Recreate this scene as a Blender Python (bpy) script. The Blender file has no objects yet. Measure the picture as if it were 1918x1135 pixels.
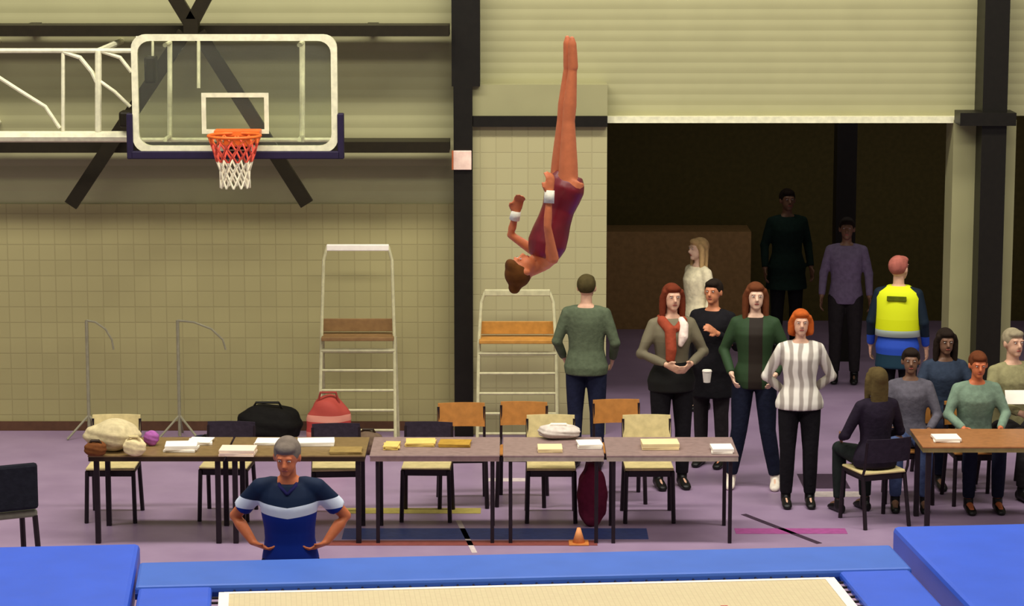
import bpy, bmesh, math, random
from mathutils import Vector, Matrix, Euler
random.seed(7)
R = math.radians
C = bpy.context.scene.collection
SC = bpy.context.scene

# ------------------------------------------------------------------ camera, world, lights, exposure
CAM_H, PITCH, F = 5.3, R(9.17), 5000.0
cam_d = bpy.data.cameras.new('camera'); cam = bpy.data.objects.new('camera', cam_d); C.objects.link(cam)
cam.location = (0, 0, CAM_H); cam.rotation_euler = (math.pi/2 - PITCH, 0, 0)
cam_d.sensor_width = 36; cam_d.lens = F/1918*36; cam_d.clip_end = 200
SC.camera = cam
SC.view_settings.view_transform = 'Standard'; SC.view_settings.look = 'None'
SC.view_settings.gamma = 1; SC.view_settings.use_curve_mapping = False
SC.view_settings.exposure = 0.0
w = bpy.data.worlds.new('world'); SC.world = w; w.use_nodes = True
w.node_tree.nodes['Background'].inputs[0].default_value = (1, .96, .86, 1)
w.node_tree.nodes['Background'].inputs[1].default_value = 0.26

def area(name, loc, rot, sx, sy, power, col=(1, .95, .84)):
    d = bpy.data.lights.new(name, 'AREA'); d.shape = 'RECTANGLE'; d.size = sx; d.size_y = sy
    d.energy = power; d.color = col
    o = bpy.data.objects.new(name, d); C.objects.link(o); o.location = loc; o.rotation_euler = rot
    return o
area('ceiling_lamp_row_back', (0, 19.6, 10.5), (R(24), 0, 0), 16, 1.2, 1500)
area('ceiling_lamp_row_front', (0, 11.5, 10.5), (R(18), 0, 0), 14, 1.5, 900)
area('hall_fill', (4.0, 28.6, 3.6), (0, 0, 0), 6.0, .5, 26)  # unseen fill light, added to lift the hall's dark back wall and board

# ------------------------------------------------------------------ measuring helpers (photo pixel + known depth -> place)
def at(px, py, Y):
    fx = Vector((1, 0, 0)); fw = Vector((0, math.cos(PITCH), -math.sin(PITCH))); up = Vector((0, math.sin(PITCH), math.cos(PITCH)))
    d = fw + fx*((px-959)/F) + up*((567.5-py)/F)
    return Vector((0, 0, CAM_H)) + d*(Y/d.y)
def X(px, Y, z):
    depth = Y*math.cos(PITCH) + (CAM_H-z)*math.sin(PITCH)
    return (px-959)/F*depth
def Z(py, Y): return at(959, py, Y).z
def G(py, z=0):      # depth of a point at height z seen on row py
    a = math.atan((py-567.5)/F) + PITCH
    return (CAM_H-z)/math.tan(a)

# ------------------------------------------------------------------ materials
def s2l(c): c = c/255; return c/12.92 if c <= .04045 else ((c+.055)/1.055)**2.4
def rgb(r, g, b): return (s2l(r), s2l(g), s2l(b), 1)
MATS = {}
def mat(name, col, rough=.6, metal=0, var=.12, scale=18, bump=.0, spec=.3, trans=0, alpha=1):
    if name in MATS: return MATS[name]
    m = bpy.data.materials.new(name); m.use_nodes = True; nt = m.node_tree; b = nt.nodes['Principled BSDF']
    c = rgb(*col)
    b.inputs['Roughness'].default_value = rough; b.inputs['Metallic'].default_value = metal
    b.inputs['Specular IOR Level'].default_value = spec
    if trans: b.inputs['Transmission Weight'].default_value = trans; b.inputs['IOR'].default_value = 1.02
    tc = nt.nodes.new('ShaderNodeTexCoord'); nz = nt.nodes.new('ShaderNodeTexNoise'); nz.inputs['Scale'].default_value = scale
    nt.links.new(tc.outputs['Object'], nz.inputs['Vector'])
    cr = nt.nodes.new('ShaderNodeValToRGB')
    cr.color_ramp.elements[0].position = .3; cr.color_ramp.elements[1].position = .7
    cr.color_ramp.elements[0].color = (c[0]*(1-var), c[1]*(1-var), c[2]*(1-var), 1)
    cr.color_ramp.elements[1].color = (min(1, c[0]*(1+var)), min(1, c[1]*(1+var)), min(1, c[2]*(1+var)), 1)
    nt.links.new(nz.outputs['Fac'], cr.inputs[0]); nt.links.new(cr.outputs[0], b.inputs['Base Color'])
    if bump:
        bp = nt.nodes.new('ShaderNodeBump'); bp.inputs['Strength'].default_value = bump; bp.inputs['Distance'].default_value = .02
        nt.links.new(nz.outputs['Fac'], bp.inputs['Height']); nt.links.new(bp.outputs[0], b.inputs['Normal'])
    MATS[name] = m; return m

def bands(name, stops, axis='Z', rough=.7, wav=0.0):
    """fabric in flat bands along a local axis: stops = [(start, colour), ...]"""
    m = bpy.data.materials.new(name); m.use_nodes = True; nt = m.node_tree; b = nt.nodes['Principled BSDF']
    b.inputs['Roughness'].default_value = rough; b.inputs['Specular IOR Level'].default_value = .2
    tc = nt.nodes.new('ShaderNodeTexCoord'); sp = nt.nodes.new('ShaderNodeSeparateXYZ'); nt.links.new(tc.outputs['Object'], sp.inputs[0])
    src = sp.outputs[axis]
    if wav:
        mu = nt.nodes.new('ShaderNodeMath'); mu.operation = 'ABSOLUTE'; nt.links.new(sp.outputs['X'], mu.inputs[0])
        m2 = nt.nodes.new('ShaderNodeMath'); m2.operation = 'MULTIPLY_ADD'; m2.inputs[1].default_value = wav
        nt.links.new(mu.outputs[0], m2.inputs[0]); nt.links.new(src, m2.inputs[2]); src = m2.outputs[0]
    lo, hi = stops[0][0], stops[-1][0] + .5
    mr = nt.nodes.new('ShaderNodeMapRange'); mr.inputs[1].default_value = lo; mr.inputs[2].default_value = hi
    nt.links.new(src, mr.inputs[0])
    cr = nt.nodes.new('ShaderNodeValToRGB'); cr.color_ramp.interpolation = 'CONSTANT'
    while len(cr.color_ramp.elements) < len(stops): cr.color_ramp.elements.new(.5)
    for e, (p, c) in zip(cr.color_ramp.elements, stops):
        e.position = (p-lo)/(hi-lo); e.color = rgb(*c)
    nt.links.new(mr.outputs[0], cr.inputs[0]); nt.links.new(cr.outputs[0], b.inputs['Base Color'])
    return m

def patterned(name, c1, c2, scale=14):
    m = bpy.data.materials.new(name); m.use_nodes = True; nt = m.node_tree; b = nt.nodes['Principled BSDF']
    b.inputs['Roughness'].default_value = .8
    tc = nt.nodes.new('ShaderNodeTexCoord'); wv = nt.nodes.new('ShaderNodeTexWave'); wv.bands_direction = 'X'
    wv.inputs['Scale'].default_value = scale; wv.inputs['Distortion'].default_value = 3.5; wv.inputs['Detail'].default_value = 1
    nt.links.new(tc.outputs['Object'], wv.inputs['Vector'])
    cr = nt.nodes.new('ShaderNodeValToRGB'); cr.color_ramp.elements[0].position = .25; cr.color_ramp.elements[1].position = .6
    cr.color_ramp.elements[0].color = rgb(*c1); cr.color_ramp.elements[1].color = rgb(*c2)
    nt.links.new(wv.outputs['Fac'], cr.inputs[0]); nt.links.new(cr.outputs[0], b.inputs['Base Color'])
    return m

def grid_mat(name, c1, c2, mortar, bw, bh, off=.5):
    m = bpy.data.materials.new(name); m.use_nodes = True; nt = m.node_tree; b = nt.nodes['Principled BSDF']
    b.inputs['Roughness'].default_value = .85
    tc = nt.nodes.new('ShaderNodeTexCoord'); mp = nt.nodes.new('ShaderNodeMapping'); mp.inputs['Rotation'].default_value = (R(-90), 0, 0)
    nt.links.new(tc.outputs['Object'], mp.inputs[0])
    br = nt.nodes.new('ShaderNodeTexBrick'); br.offset = off
    br.inputs['Scale'].default_value = 1; br.inputs['Brick Width'].default_value = bw; br.inputs['Row Height'].default_value = bh
    br.inputs['Mortar Size'].default_value = .006; br.inputs['Mortar Smooth'].default_value = .3
    br.inputs['Color1'].default_value = rgb(*c1); br.inputs['Color2'].default_value = rgb(*c2); br.inputs['Mortar'].default_value = rgb(*mortar)
    nt.links.new(mp.outputs[0], br.inputs['Vector']); nt.links.new(br.outputs['Color'], b.inputs['Base Color'])
    bp = nt.nodes.new('ShaderNodeBump'); bp.inputs['Strength'].default_value = .4; bp.inputs['Distance'].default_value = .01; bp.invert = True
    nt.links.new(br.outputs['Fac'], bp.inputs['Height']); nt.links.new(bp.outputs[0], b.inputs['Normal'])
    return m

M_clad = mat('cladding_cream', (163, 159, 118), .5, var=.03, scale=3)
M_panel = mat('panel_cream', (152, 148, 108), .6, var=.04, scale=3)
M_block = grid_mat('painted_blockwork', (168, 159, 110), (163, 154, 106), (155, 146, 100), .15, .15, 0)
M_block2 = grid_mat('pale_blockwork', (176, 169, 126), (173, 165, 122), (166, 158, 117), .15, .15, 0)
M_black = mat('black_steel', (24, 21, 15), .45, .2)
M_brownsteel = mat('dark_brown_steel', (34, 28, 12), .5, .2)
M_white = mat('white_painted_steel', (228, 224, 190), .4)
M_grey = mat('grey_painted_steel', (150, 145, 120), .5)
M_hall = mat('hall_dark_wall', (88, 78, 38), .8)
M_tan = mat('tan_board', (172, 134, 86), .7)
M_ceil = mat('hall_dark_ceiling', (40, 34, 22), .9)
M_birch = mat('birch_plywood', (214, 196, 140), .5)
M_wood = mat('orange_brown_wood', (176, 118, 56), .5)
M_tabletop = mat('brown_laminate', (128, 104, 66), .4)
M_tabletop2 = mat('mauve_grey_laminate', (146, 122, 118), .4)
M_edge = mat('dark_table_edge', (50, 34, 18), .5)
M_edge2 = mat('pale_table_edge', (170, 155, 140), .4)
M_dmetal = mat('dark_metal', (38, 28, 34), .4, .3)
M_paper = mat('white_paper', (250, 242, 228), .8, var=.03)
M_paperc = mat('cream_paper', (240, 216, 165), .8, var=.05)
M_papery = mat('yellow_paper', (226, 196, 110), .8, var=.08)
M_blue = mat('blue_vinyl', (50, 92, 214), .38, var=.05, scale=4, bump=.05, spec=.4)
M_bluepad = mat('blue_frame_pad', (66, 106, 198), .42, var=.05, scale=4)
M_navyseam = mat('navy_seam', (18, 48, 124), .6)
M_orange = mat('orange_rim', (236, 110, 42), .4)
M_glass = mat('clear_acrylic', (236, 240, 226), .03, var=0, trans=.97)
M_pad = mat('dark_purple_padding', (32, 22, 52), .6)

# ------------------------------------------------------------------ mesh helpers
def add_box(bm, x0, x1, y0, y1, z0, z1, bev=0, rot=None, piv=None):
    r = bmesh.ops.create_cube(bm, size=1)
    vs = r['verts']
    bmesh.ops.scale(bm, vec=(x1-x0, y1-y0, z1-z0), verts=vs)
    bmesh.ops.translate(bm, vec=((x0+x1)/2, (y0+y1)/2, (z0+z1)/2), verts=vs)
    if bev:
        es = list({e for v in vs for e in v.link_edges})
        rr = bmesh.ops.bevel(bm, geom=es, offset=bev, segments=2, affect='EDGES', profile=.5)
        vs = list({v for v in rr['verts']} | {v for v in vs if v.is_valid})
    if rot is not None:
        bmesh.ops.rotate(bm, cent=piv or ((x0+x1)/2, (y0+y1)/2, (z0+z1)/2), matrix=rot, verts=vs)
def frame_of(d):
    d = d.normalized(); a = Vector((0, 0, 1)) if abs(d.z) < .9 else Vector((0, 1, 0))
    u = d.cross(a).normalized(); return u, d.cross(u).normalized()
def add_rings(bm, rings, seg=14):
    """rings: (centre, u, v) with u, v half-axis vectors; closed loft"""
    prev = None; first = None
    for c, u, v in rings:
        vs = [bm.verts.new(Vector(c) + Vector(u)*math.cos(2*math.pi*i/seg) + Vector(v)*math.sin(2*math.pi*i/seg)) for i in range(seg)]
        if prev:
            for i in range(seg): bm.faces.new((prev[i], prev[(i+1) % seg], vs[(i+1) % seg], vs[i]))
        else: first = vs
        prev = vs
    bm.faces.new(first[::-1]); bm.faces.new(prev)
def add_tube(bm, pts, r, seg=10):
    pts = [Vector(p) for p in pts]; rs = r if isinstance(r, (list, tuple)) else [r]*len(pts)
    u = None; rings = []
    for i, p in enumerate(pts):
        d = (pts[min(i+1, len(pts)-1)] - pts[max(i-1, 0)]).normalized()
        if u is None: u, v = frame_of(d)
        else:
            u = (u - d*u.dot(d)).normalized(); v = d.cross(u).normalized()
        rings.append((p, u*rs[i], v*rs[i]))
    add_rings(bm, rings, seg)
def add_ell(bm, c, r, rot=None, sub=3):
    q = bmesh.ops.create_icosphere(bm, subdivisions=sub, radius=1); vs = q['verts']
    r = r if isinstance(r, (list, tuple)) else (r, r, r)
    bmesh.ops.scale(bm, vec=r, verts=vs)
    if rot is not None: bmesh.ops.rotate(bm, cent=(0, 0, 0), matrix=rot, verts=vs)
    bmesh.ops.translate(bm, vec=Vector(c), verts=vs)
def obj(name, bm, m, parent=None, smooth=False, remesh=0, sm_it=4):
    bmesh.ops.recalc_face_normals(bm, faces=bm.faces)
    me = bpy.data.meshes.new(name); bm.to_mesh(me); bm.free()
    o = bpy.data.objects.new(name, me); C.objects.link(o)
    me.materials.append(m)
    if smooth: 
        for p in me.polygons: p.use_smooth = True
    if remesh:
        md = o.modifiers.new('remesh', 'REMESH'); md.mode = 'VOXEL'; md.voxel_size = remesh; md.use_smooth_shade = True
        s = o.modifiers.new('smooth', 'SMOOTH'); s.iterations = sm_it; s.factor = .5
    if parent: o.parent = parent
    return o
def tag(o, label, cat, group=None):
    o['label'] = label; o['category'] = cat
    if group: o['group'] = group
    return o
def thing(name, label, cat, loc=(0, 0, 0), rz=0, group=None):
    o = bpy.data.objects.new(name, None); C.objects.link(o); o.empty_display_size = .1
    o.location = loc; o.rotation_euler = (0, 0, rz); tag(o, label, cat, group); return o
def struct(name, bm, m, smooth=False):
    o = obj(name, bm, m, None, smooth); o['kind'] = 'structure'; return o
def box_struct(name, m, *a, bev=0):
    bm = bmesh.new(); add_box(bm, *a, bev=bev); return struct(name, bm, m)
def dup(root, loc, rz, label=None, group=None):
    r = root.copy(); C.objects.link(r); r.location = loc; r.rotation_euler = (0, 0, rz)
    if label: r['label'] = label
    if group: r['group'] = group
    for ch in list(root.children):
        c = ch.copy(); C.objects.link(c); c.parent = r
        for g in ch.children:
            d = g.copy(); C.objects.link(d); d.parent = c
    return r

# ------------------------------------------------------------------ the setting
WY = 25.15                                   # back wall of the sports hall
def floor_material():
    m = bpy.data.materials.new('purple_sports_floor'); m.use_nodes = True; nt = m.node_tree; b = nt.nodes['Principled BSDF']
    b.inputs['Roughness'].default_value = .42; b.inputs['Specular IOR Level'].default_value = .35
    tc = nt.nodes.new('ShaderNodeTexCoord'); nz = nt.nodes.new('ShaderNodeTexNoise'); nz.inputs['Scale'].default_value = 2.2; nz.inputs['Detail'].default_value = 4
    nt.links.new(tc.outputs['Object'], nz.inputs['Vector'])
    cr = nt.nodes.new('ShaderNodeValToRGB'); cr.color_ramp.elements[0].position = .3; cr.color_ramp.elements[1].position = .7
    cr.color_ramp.elements[0].color = rgb(146, 122, 152); cr.color_ramp.elements[1].color = rgb(160, 136, 165)
    nt.links.new(nz.outputs['Fac'], cr.inputs[0]); nt.links.new(cr.outputs[0], b.inputs['Base Color'])
    return m
box_struct('floor', floor_material(), -12, 12, -3, 34, -.2, 0)
def line(name, m, x0, x1, y0, y1, rz=0):
    bm = bmesh.new(); add_box(bm, x0, x1, y0, y1, .0005, .003)
    if rz: bmesh.ops.rotate(bm, cent=((x0+x1)/2, (y0+y1)/2, 0), matrix=Matrix.Rotation(rz, 3, 'Z'), verts=bm.verts)
    o = struct(name, bm, m); return o
M_lblue = mat('court_line_blue', (58, 72, 128), .5); M_lred = mat('court_line_red', (128, 66, 62), .5)
M_lwhite = mat('court_line_white', (205, 190, 188), .5); M_lyel = mat('court_line_yellow', (176, 160, 84), .5)
M_lmag = mat('court_line_magenta', (160, 80, 140), .5); M_dstrip = mat('dark_floor_strip', (62, 44, 62), .5)
line('trim_21', M_lblue, X(640, 20.9, 0), X(1215, 20.9, 0), G(1010), G(990))
line('trim_22', M_lred, X(600, 20.6, 0), X(1120, 20.6, 0), G(1022), G(1013))
line('trim_23', M_lwhite, X(1520, 22, 0), X(1640, 22, 0), G(931), G(921))
line('trim_24', M_lyel, X(640, 21.6, 0), X(900, 21.6, 0), G(962), G(952))
line('trim_25', M_lmag, X(1380, 21, 0), X(1590, 21, 0), G(1000), G(990))
line('trim_26', M_lwhite, X(868, 20.9, 0), X(878, 20.9, 0), G(1036), G(975), R(8))
line('trim_27', M_dstrip, X(1462, 21, 0), X(1474, 21, 0), G(1022), G(960), R(28))
line('trim_28', M_lwhite, X(905, 22, 0), X(990, 22, 0), G(902), G(896))
line('trim_29', M_dstrip, X(1522, 22, 0), X(1612, 22, 0), G(915), G(888))  # plain dark strip laid flat on the floor

z_cl = Z(382, WY)
box_struct('wall_back', M_block, -12, -.5, WY, WY+.3, 0, z_cl)
def corrugated(name, x0, x1, y, z0, z1, period, depth, m, parent=None):
    bm = bmesh.new(); n = int((z1-z0)/period*6); rows = []
    for i in range(n+1):
        z = z0 + (z1-z0)*i/n; d = depth*(.5-.5*math.cos(2*math.pi*(z-z0)/period))**.6
        rows.append((bm.verts.new((x0, y-d, z)), bm.verts.new((x1, y-d, z)), bm.verts.new((x0, y+.08, z)), bm.verts.new((x1, y+.08, z))))
    for a, b in zip(rows, rows[1:]):
        bm.faces.new((a[0], a[1], b[1], b[0])); bm.faces.new((a[2], b[2], b[3], a[3]))
        bm.faces.new((a[0], b[0], b[2], a[2])); bm.faces.new((a[1], a[3], b[3], b[1]))
    bm.faces.new((rows[0][0], rows[0][2], rows[0][3], rows[0][1])); bm.faces.new((rows[-1][0], rows[-1][1], rows[-1][3], rows[-1][2]))
    return struct(name, bm, m)
corrugated('wall_upper', -12, -.5, WY+.02, z_cl, 7, .12, .004, M_clad)
# steel girders along the wall with a V-shaped bracing between them
yb0, yb1 = WY-.50, WY-.12
zb1, zb2 = Z(58, yb0), Z(276, yb0)
box_struct('trim_1', M_brownsteel, -12, -.58, yb0, yb1, zb1-.05, zb1+.05)
box_struct('trim_2', M_brownsteel, -12, -.58, yb0, yb1, zb2-.05, zb2+.05)
def bar(name, p, q, wd, m=M_brownsteel):
    bm = bmesh.new(); p, q = Vector(p), Vector(q); d = q-p; L = d.length
    add_box(bm, -L/2, L/2, -.04, .04, -wd/2, wd/2)
    o = struct(name, bm, m); o.location = (p+q)/2; o.rotation_euler = (0, -math.atan2(d.z, d.x), 0); return o
yv = WY-.62
bar('trim_3', at(372, 62, yv), at(575, 382, yv), .125)
bar('trim_4', at(345, 62, yv), at(133, 384, yv), .125)
bar('trim_5', at(358, 45, yv), at(310, -34, yv), .125)
bar('trim_6', at(358, 45, yv), at(400, -34, yv), .125)
box_struct('trim_7', M_brownsteel, X(345, yv, 3.8), X(372, yv, 3.8), yv-.05, yb0, Z(72, yv), Z(35, yv))
# wall brackets holding the two girders
for n, px in ((8, 70), (9, 700)):
    x = X(px, WY, 3.5)
    box_struct('trim_%d' % n, M_brownsteel, x-.05, x+.05, yb1, WY+.02, zb1-.05, zb1+.05)
# black column left of the door
box_struct('trim_10', M_black, X(846, 24.9, 3.5), X(899, 24.9, 3.8), 24.86, WY+.3, 3.33, 7)
box_struct('trim_11', M_black, X(851, 24.9, 1), X(886, 24.9, 1), 24.86, WY+.3, 0, 3.33)
# pale wall piece between column and doorway
xd0, xd1 = X(1133, 24.95, 2), X(1784, 25.1, 2.9)
box_struct('wall_door', M_block2, X(885, 24.95, 1), xd1-3.26+.0, 24.95, WY+.3, 0, 2.95)
box_struct('trim_12', M_panel, X(884, 24.93, 3.1), xd1-3.26, 24.93, WY+.3, 3.05, 3.34)
box_struct('trim_13', M_black, X(886, 24.9, 3), xd1-3.26, 24.88, WY+.3, 2.95, 3.05)
# roller shutters
corrugated('door_1', X(899, WY, 3.8), X(1828, WY, 3.6), WY+.0, 3.03, 7, .10, .0035, M_clad)
corrugated('door_2', X(1882, WY, 3.6), 9.2, WY+.0, 3.03, 7, .10, .0035, M_clad)
box_struct('wall_back_end', M_block, 9.2, 12, WY, WY+.3, 0, 7)
box_struct('trim_14', M_white, xd1-3.26, X(1800, WY, 3), WY-.1, WY+.08, 2.97, 3.03)
# jamb, black column, bracket, pale strip right of the doorway
box_struct('trim_15', M_panel, xd1, X(1837, 25, 2), WY-.12, WY+.3, 0, 3.0)
box_struct('trim_16', M_black, X(1834, 24.8, 2.5), X(1880, 24.8, 2.5), 24.72, WY+.3, 0, 7)
box_struct('trim_17', M_black, X(1797, 24.7, 3), X(1902, 24.7, 3), 24.66, 24.99, 2.98, 3.1)
box_struct('trim_18', M_panel, X(1880, 25, 2), X(1900, 25, 2), WY-.1, WY+.3, 0, 3.0)
# the dark hall behind the doorway
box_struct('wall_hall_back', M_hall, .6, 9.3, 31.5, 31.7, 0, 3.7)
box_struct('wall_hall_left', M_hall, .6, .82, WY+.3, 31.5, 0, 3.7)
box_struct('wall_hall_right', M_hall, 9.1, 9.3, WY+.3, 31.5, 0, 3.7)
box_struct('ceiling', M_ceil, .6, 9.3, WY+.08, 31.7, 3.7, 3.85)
box_struct('wall_hall_panel', M_tan, X(1136, 30, 1), X(1420, 30, 1), 30.9, 31.5, 0, Z(432, 31))
box_struct('trim_19', M_black, X(1563, 29, 2), X(1600, 29, 2), 28.8, 29.1, 0, 3.7)
box_struct('baseboard_back', mat('brown_skirting', (92, 62, 44), .6), -12, -.6, WY-.02, WY, 0, .09)

# small sign on the black column
sg = thing('wall_sign', 'small pink and white square sign mounted on the black column', 'sign', (X(866, 24.8, 2.6), 24.86, Z(301, 24.8)))
bm = bmesh.new(); add_box(bm, -.085, .085, -.03, 0, -.09, .09, bev=.006); obj('panel', bm, mat('sign_pink_white', (250, 214, 196), .4), sg)
bm = bmesh.new(); add_box(bm, -.10, -.085, -.035, 0, -.09, .09, bev=.003); obj('side_strip', bm, mat('sign_orange', (196, 110, 70), .4), sg)

# ------------------------------------------------------------------ basketball hoop
HY = 23.4
hoop = thing('basketball_hoop', 'white framed basketball hoop with clear backboard and orange rim held on tube arms', 'basketball hoop', (X(440, HY, 3.4), HY, 2.87))
def rrect(w_, h, rad, n=6):
    pts = []
    for cx, cz, a0 in ((w_/2-rad, h-rad, 0), (-w_/2+rad, h-rad, 90), (-w_/2+rad, rad, 180), (w_/2-rad, rad, 270)):
        for i in range(n+1):
            a = R(a0+90*i/n); pts.append((cx+rad*math.cos(a), cz+rad*math.sin(a)))
    return pts
def ring_plate(bm, outer, inner, y0, y1):
    n = len(outer)
    vo = [[bm.verts.new((x, y, z)) for x, z in outer] for y in (y0, y1)]; vi = [[bm.verts.new((x, y, z)) for x, z in inner] for y in (y0, y1)]
    for i in range(n):
        j = (i+1) % n
        bm.faces.new((vo[0][i], vo[0][j], vi[0][j], vi[0][i])); bm.faces.new((vo[1][i], vi[1][i], vi[1][j], vo[1][j]))
        bm.faces.new((vo[0][i], vo[1][i], vo[1][j], vo[0][j])); bm.faces.new((vi[0][i], vi[0][j], vi[1][j], vi[1][i]))
bm = bmesh.new(); o_ = rrect(1.8, 1.03, .12); i_ = [(x*(1.8-.11)/1.8, .515+(z-.515)*(1.03-.11)/1.03) for x, z in o_]
ring_plate(bm, o_, i_, -.03, .03); obj('board_frame', bm, M_white, hoop)
bm = bmesh.new(); add_box(bm, -.86, .86, -.006, .006, .04, .99); obj('backboard', bm, M_glass, hoop)
bm = bmesh.new(); o_ = [(-.295, .16), (.295, .16), (.295, .52), (-.295, .52)]; i_ = [(-.255, .20), (.255, .20), (.255, .48), (-.255, .48)]
ring_plate(bm, o_, i_, -.012, -.007); obj('target_square', bm, M_white, hoop)
bm = bmesh.new()
add_box(bm, -.92, .92, -.05, .05, -.06, .01, bev=.01)
for s in (-1, 1): add_box(bm, s*.925-.028, s*.925+.028, -.05, .05, -.06, .34, bev=.01)
obj('edge_padding', bm, M_pad, hoop)
bm = bmesh.new(); rx = .03
n = 40
prev = None; first = None
for i in range(n):
    a = 2*math.pi*i/n; c = Vector((rx+.225*math.cos(a), -.40+.225*math.sin(a), .18)); rd = Vector((math.cos(a), math.sin(a), 0))
    vs = [bm.verts.new(c + rd*.014*math.cos(b) + Vector((0, 0, .014*math.sin(b)))) for b in [2*math.pi*k/8 for k in range(8)]]
    if prev:
        for k in range(8): bm.faces.new((prev[k], prev[(k+1) % 8], vs[(k+1) % 8], vs[k]))
    else: first = vs
    prev = vs
for k in range(8): bm.faces.new((prev[k], prev[(k+1) % 8], first[(k+1) % 8], first[k]))
rim = obj('rim', bm, M_orange, hoop, True)
bm = bmesh.new(); add_box(bm, rx-.2, rx+.2, -.19, -.012, .155, .205, bev=.005); add_box(bm, rx-.11, rx+.11, -.03, -.012, .02, .20, bev=.004)
add_box(bm, rx-.12, rx+.12, -.17, -.03, .06, .16, bev=.01)
obj('rim_bracket', bm, M_orange, hoop)
bm = bmesh.new()
def netp(a, t): r = .222 - .095*min(1, t*1.5); return Vector((rx+r*math.cos(a), -.40+r*math.sin(a), .17-.44*t))
for k in range(12):
    for sgn in (1, -1):
        pts = [netp(2*math.pi*(k+sgn*.5*j)/12, j/6) for j in range(7)]
        add_tube(bm, pts, .009, 5)
net_m = bands('net_red_and_white', [(-.4, (232, 224, 196)), (-.045, (214, 84, 66)), (.12, (240, 116, 56))])
obj('net', bm, net_m, hoop)
bm = bmesh.new(); hl = hoop.location
def hp(px, py, y=.35): p = at(px, py, HY+y); return p - hl
def T(a, b, r=.022, y=.35): add_tube(bm, [hp(*a, y), hp(*b, y)], r, 8)
T((-60, 95), (255, 95), .022); T((-60, 256), (246, 256), .05)
T((-60, 100), (-60, 256), .03)
for px, r in ((118, .017), (184, .03)): T((px, 95), (px, 255), r)
for px, a, b, r in ((318, 66, 266, .022), (372, 66, 165, .016), (566, 70, 266, .025), (286, 70, 140, .012)): T((px, a), (px, b), r)
def poly(pts, r): add_tube(bm, [hp(*p) for p in pts], r, 8)
poly([(118, 97), (150, 108), (172, 135), (184, 160)], .02)
poly([(184, 150), (215, 172), (244, 200)], .016)
poly([(190, 96), (225, 108), (246, 135)], .018)
poly([(-10, 140), (40, 172), (85, 200), (112, 240)], .018)
T((255, 72), (620, 72), .02)
T((255, 262), (620, 262), .02)
for px, py in ((318, 80), (566, 80), (318, 255), (566, 255)):    # stubs to the board
    add_tube(bm, [hp(px, py, .35), hp(px, py, .35) + Vector((0, -.335, 0))], .02, 8)
for px, py in ((-60, 95), (-60, 256), (184, 96)):                # arms back to the wall
    p = hp(px, py); add_tube(bm, [p, p + Vector((0, WY+.02-HY-.35, 0))], .03, 8)
obj('support_frame', bm, M_white, hoop)
bm = bmesh.new(); p = hp(240, 222); add_box(bm, p.x-.07, p.x+.05, p.y-.10, p.y+.1, p.z-.07, p.z+.07, bev=.02)
obj('hinge_block', bm, M_brownsteel, hoop)
bm = bmesh.new(); p = hp(283, 130); add_box(bm, p.x-.05, p.x+.05, p.y-.10, p.y+.1, p.z-.12, p.z+.12, bev=.02)
obj('hinge_block', bm, M_brownsteel, hoop)

# ------------------------------------------------------------------ trampoline and end decks
TROT = R(5.3)
tc_ = Vector((X(992, 15.3, 1.15), 15.34-1.07, 0)) + Vector((.1, 0, 0))
tramp = thing('trampoline', 'large competition trampoline with cream bed and blue frame pads in the foreground', 'trampoline', tc_, TROT)
def bed_mat():
    m = bpy.data.materials.new('woven_cream_bed'); m.use_nodes = True; nt = m.node_tree; b = nt.nodes['Principled BSDF']; b.inputs['Roughness'].default_value = .7
    tc = nt.nodes.new('ShaderNodeTexCoord'); br = nt.nodes.new('ShaderNodeTexBrick'); br.offset = 0
    br.inputs['Scale'].default_value = 1; br.inputs['Brick Width'].default_value = .03; br.inputs['Row Height'].default_value = .03; br.inputs['Mortar Size'].default_value = .002
    br.inputs['Color1'].default_value = rgb(212, 196, 156); br.inputs['Color2'].default_value = rgb(208, 190, 152); br.inputs['Mortar'].default_value = rgb(196, 180, 142)
    nt.links.new(tc.outputs['Object'], br.inputs['Vector']); nt.links.new(br.outputs['Color'], b.inputs['Base Color']); return m
BW = 1.80
bm = bmesh.new(); add_box(bm, -BW, BW, -1.07, 1.07, 1.118, 1.13); obj('bed', bm, bed_mat(), tramp)
bm = bmesh.new(); add_box(bm, -BW, BW, 1.04, 1.075, 1.115, 1.135); add_box(bm, -BW, BW, -1.075, -1.04, 1.115, 1.135)
for s in (-1, 1): add_box(bm, s*BW-.03, s*BW+.03, -1.07, 1.07, 1.115, 1.1355)
obj('bed_border', bm, M_paper, tramp)
bm = bmesh.new()
for s in (-1, 1):
    add_box(bm, -.54, .54, s*.53-.02, s*.53+.02, 1.1305, 1.1315); add_box(bm, s*.54-.02, s*.54+.02, -.53, .53, 1.1305, 1.1318)
    add_box(bm, s*1.07-.02, s*1.07+.02, -.53, .53, 1.1305, 1.1318)
add_box(bm, -.2, .2, -.02, .02, 1.1305, 1.1315); add_box(bm, -.02, .02, -.2, .2, 1.1305, 1.1318)
obj('bed_marking', bm, mat('bed_red_line', (190, 70, 60), .7), tramp)
bm = bmesh.new()
for i in range(38):
    for s in (-1, 1):
        x = -BW+.06+i*(2*BW-.12)/37; add_tube(bm, [(x, s*1.07, 1.125), (x, s*1.14, 1.125)], .008, 6)
for i in range(20):
    for s in (-1, 1):
        y = -1.0+i*2/19; add_tube(bm, [(s*BW, y, 1.12), (s*(BW+.07), y, 1.12)], .008, 6)
obj('spring', bm, M_dmetal, tramp).__setitem__('kind', 'stuff')
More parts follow.
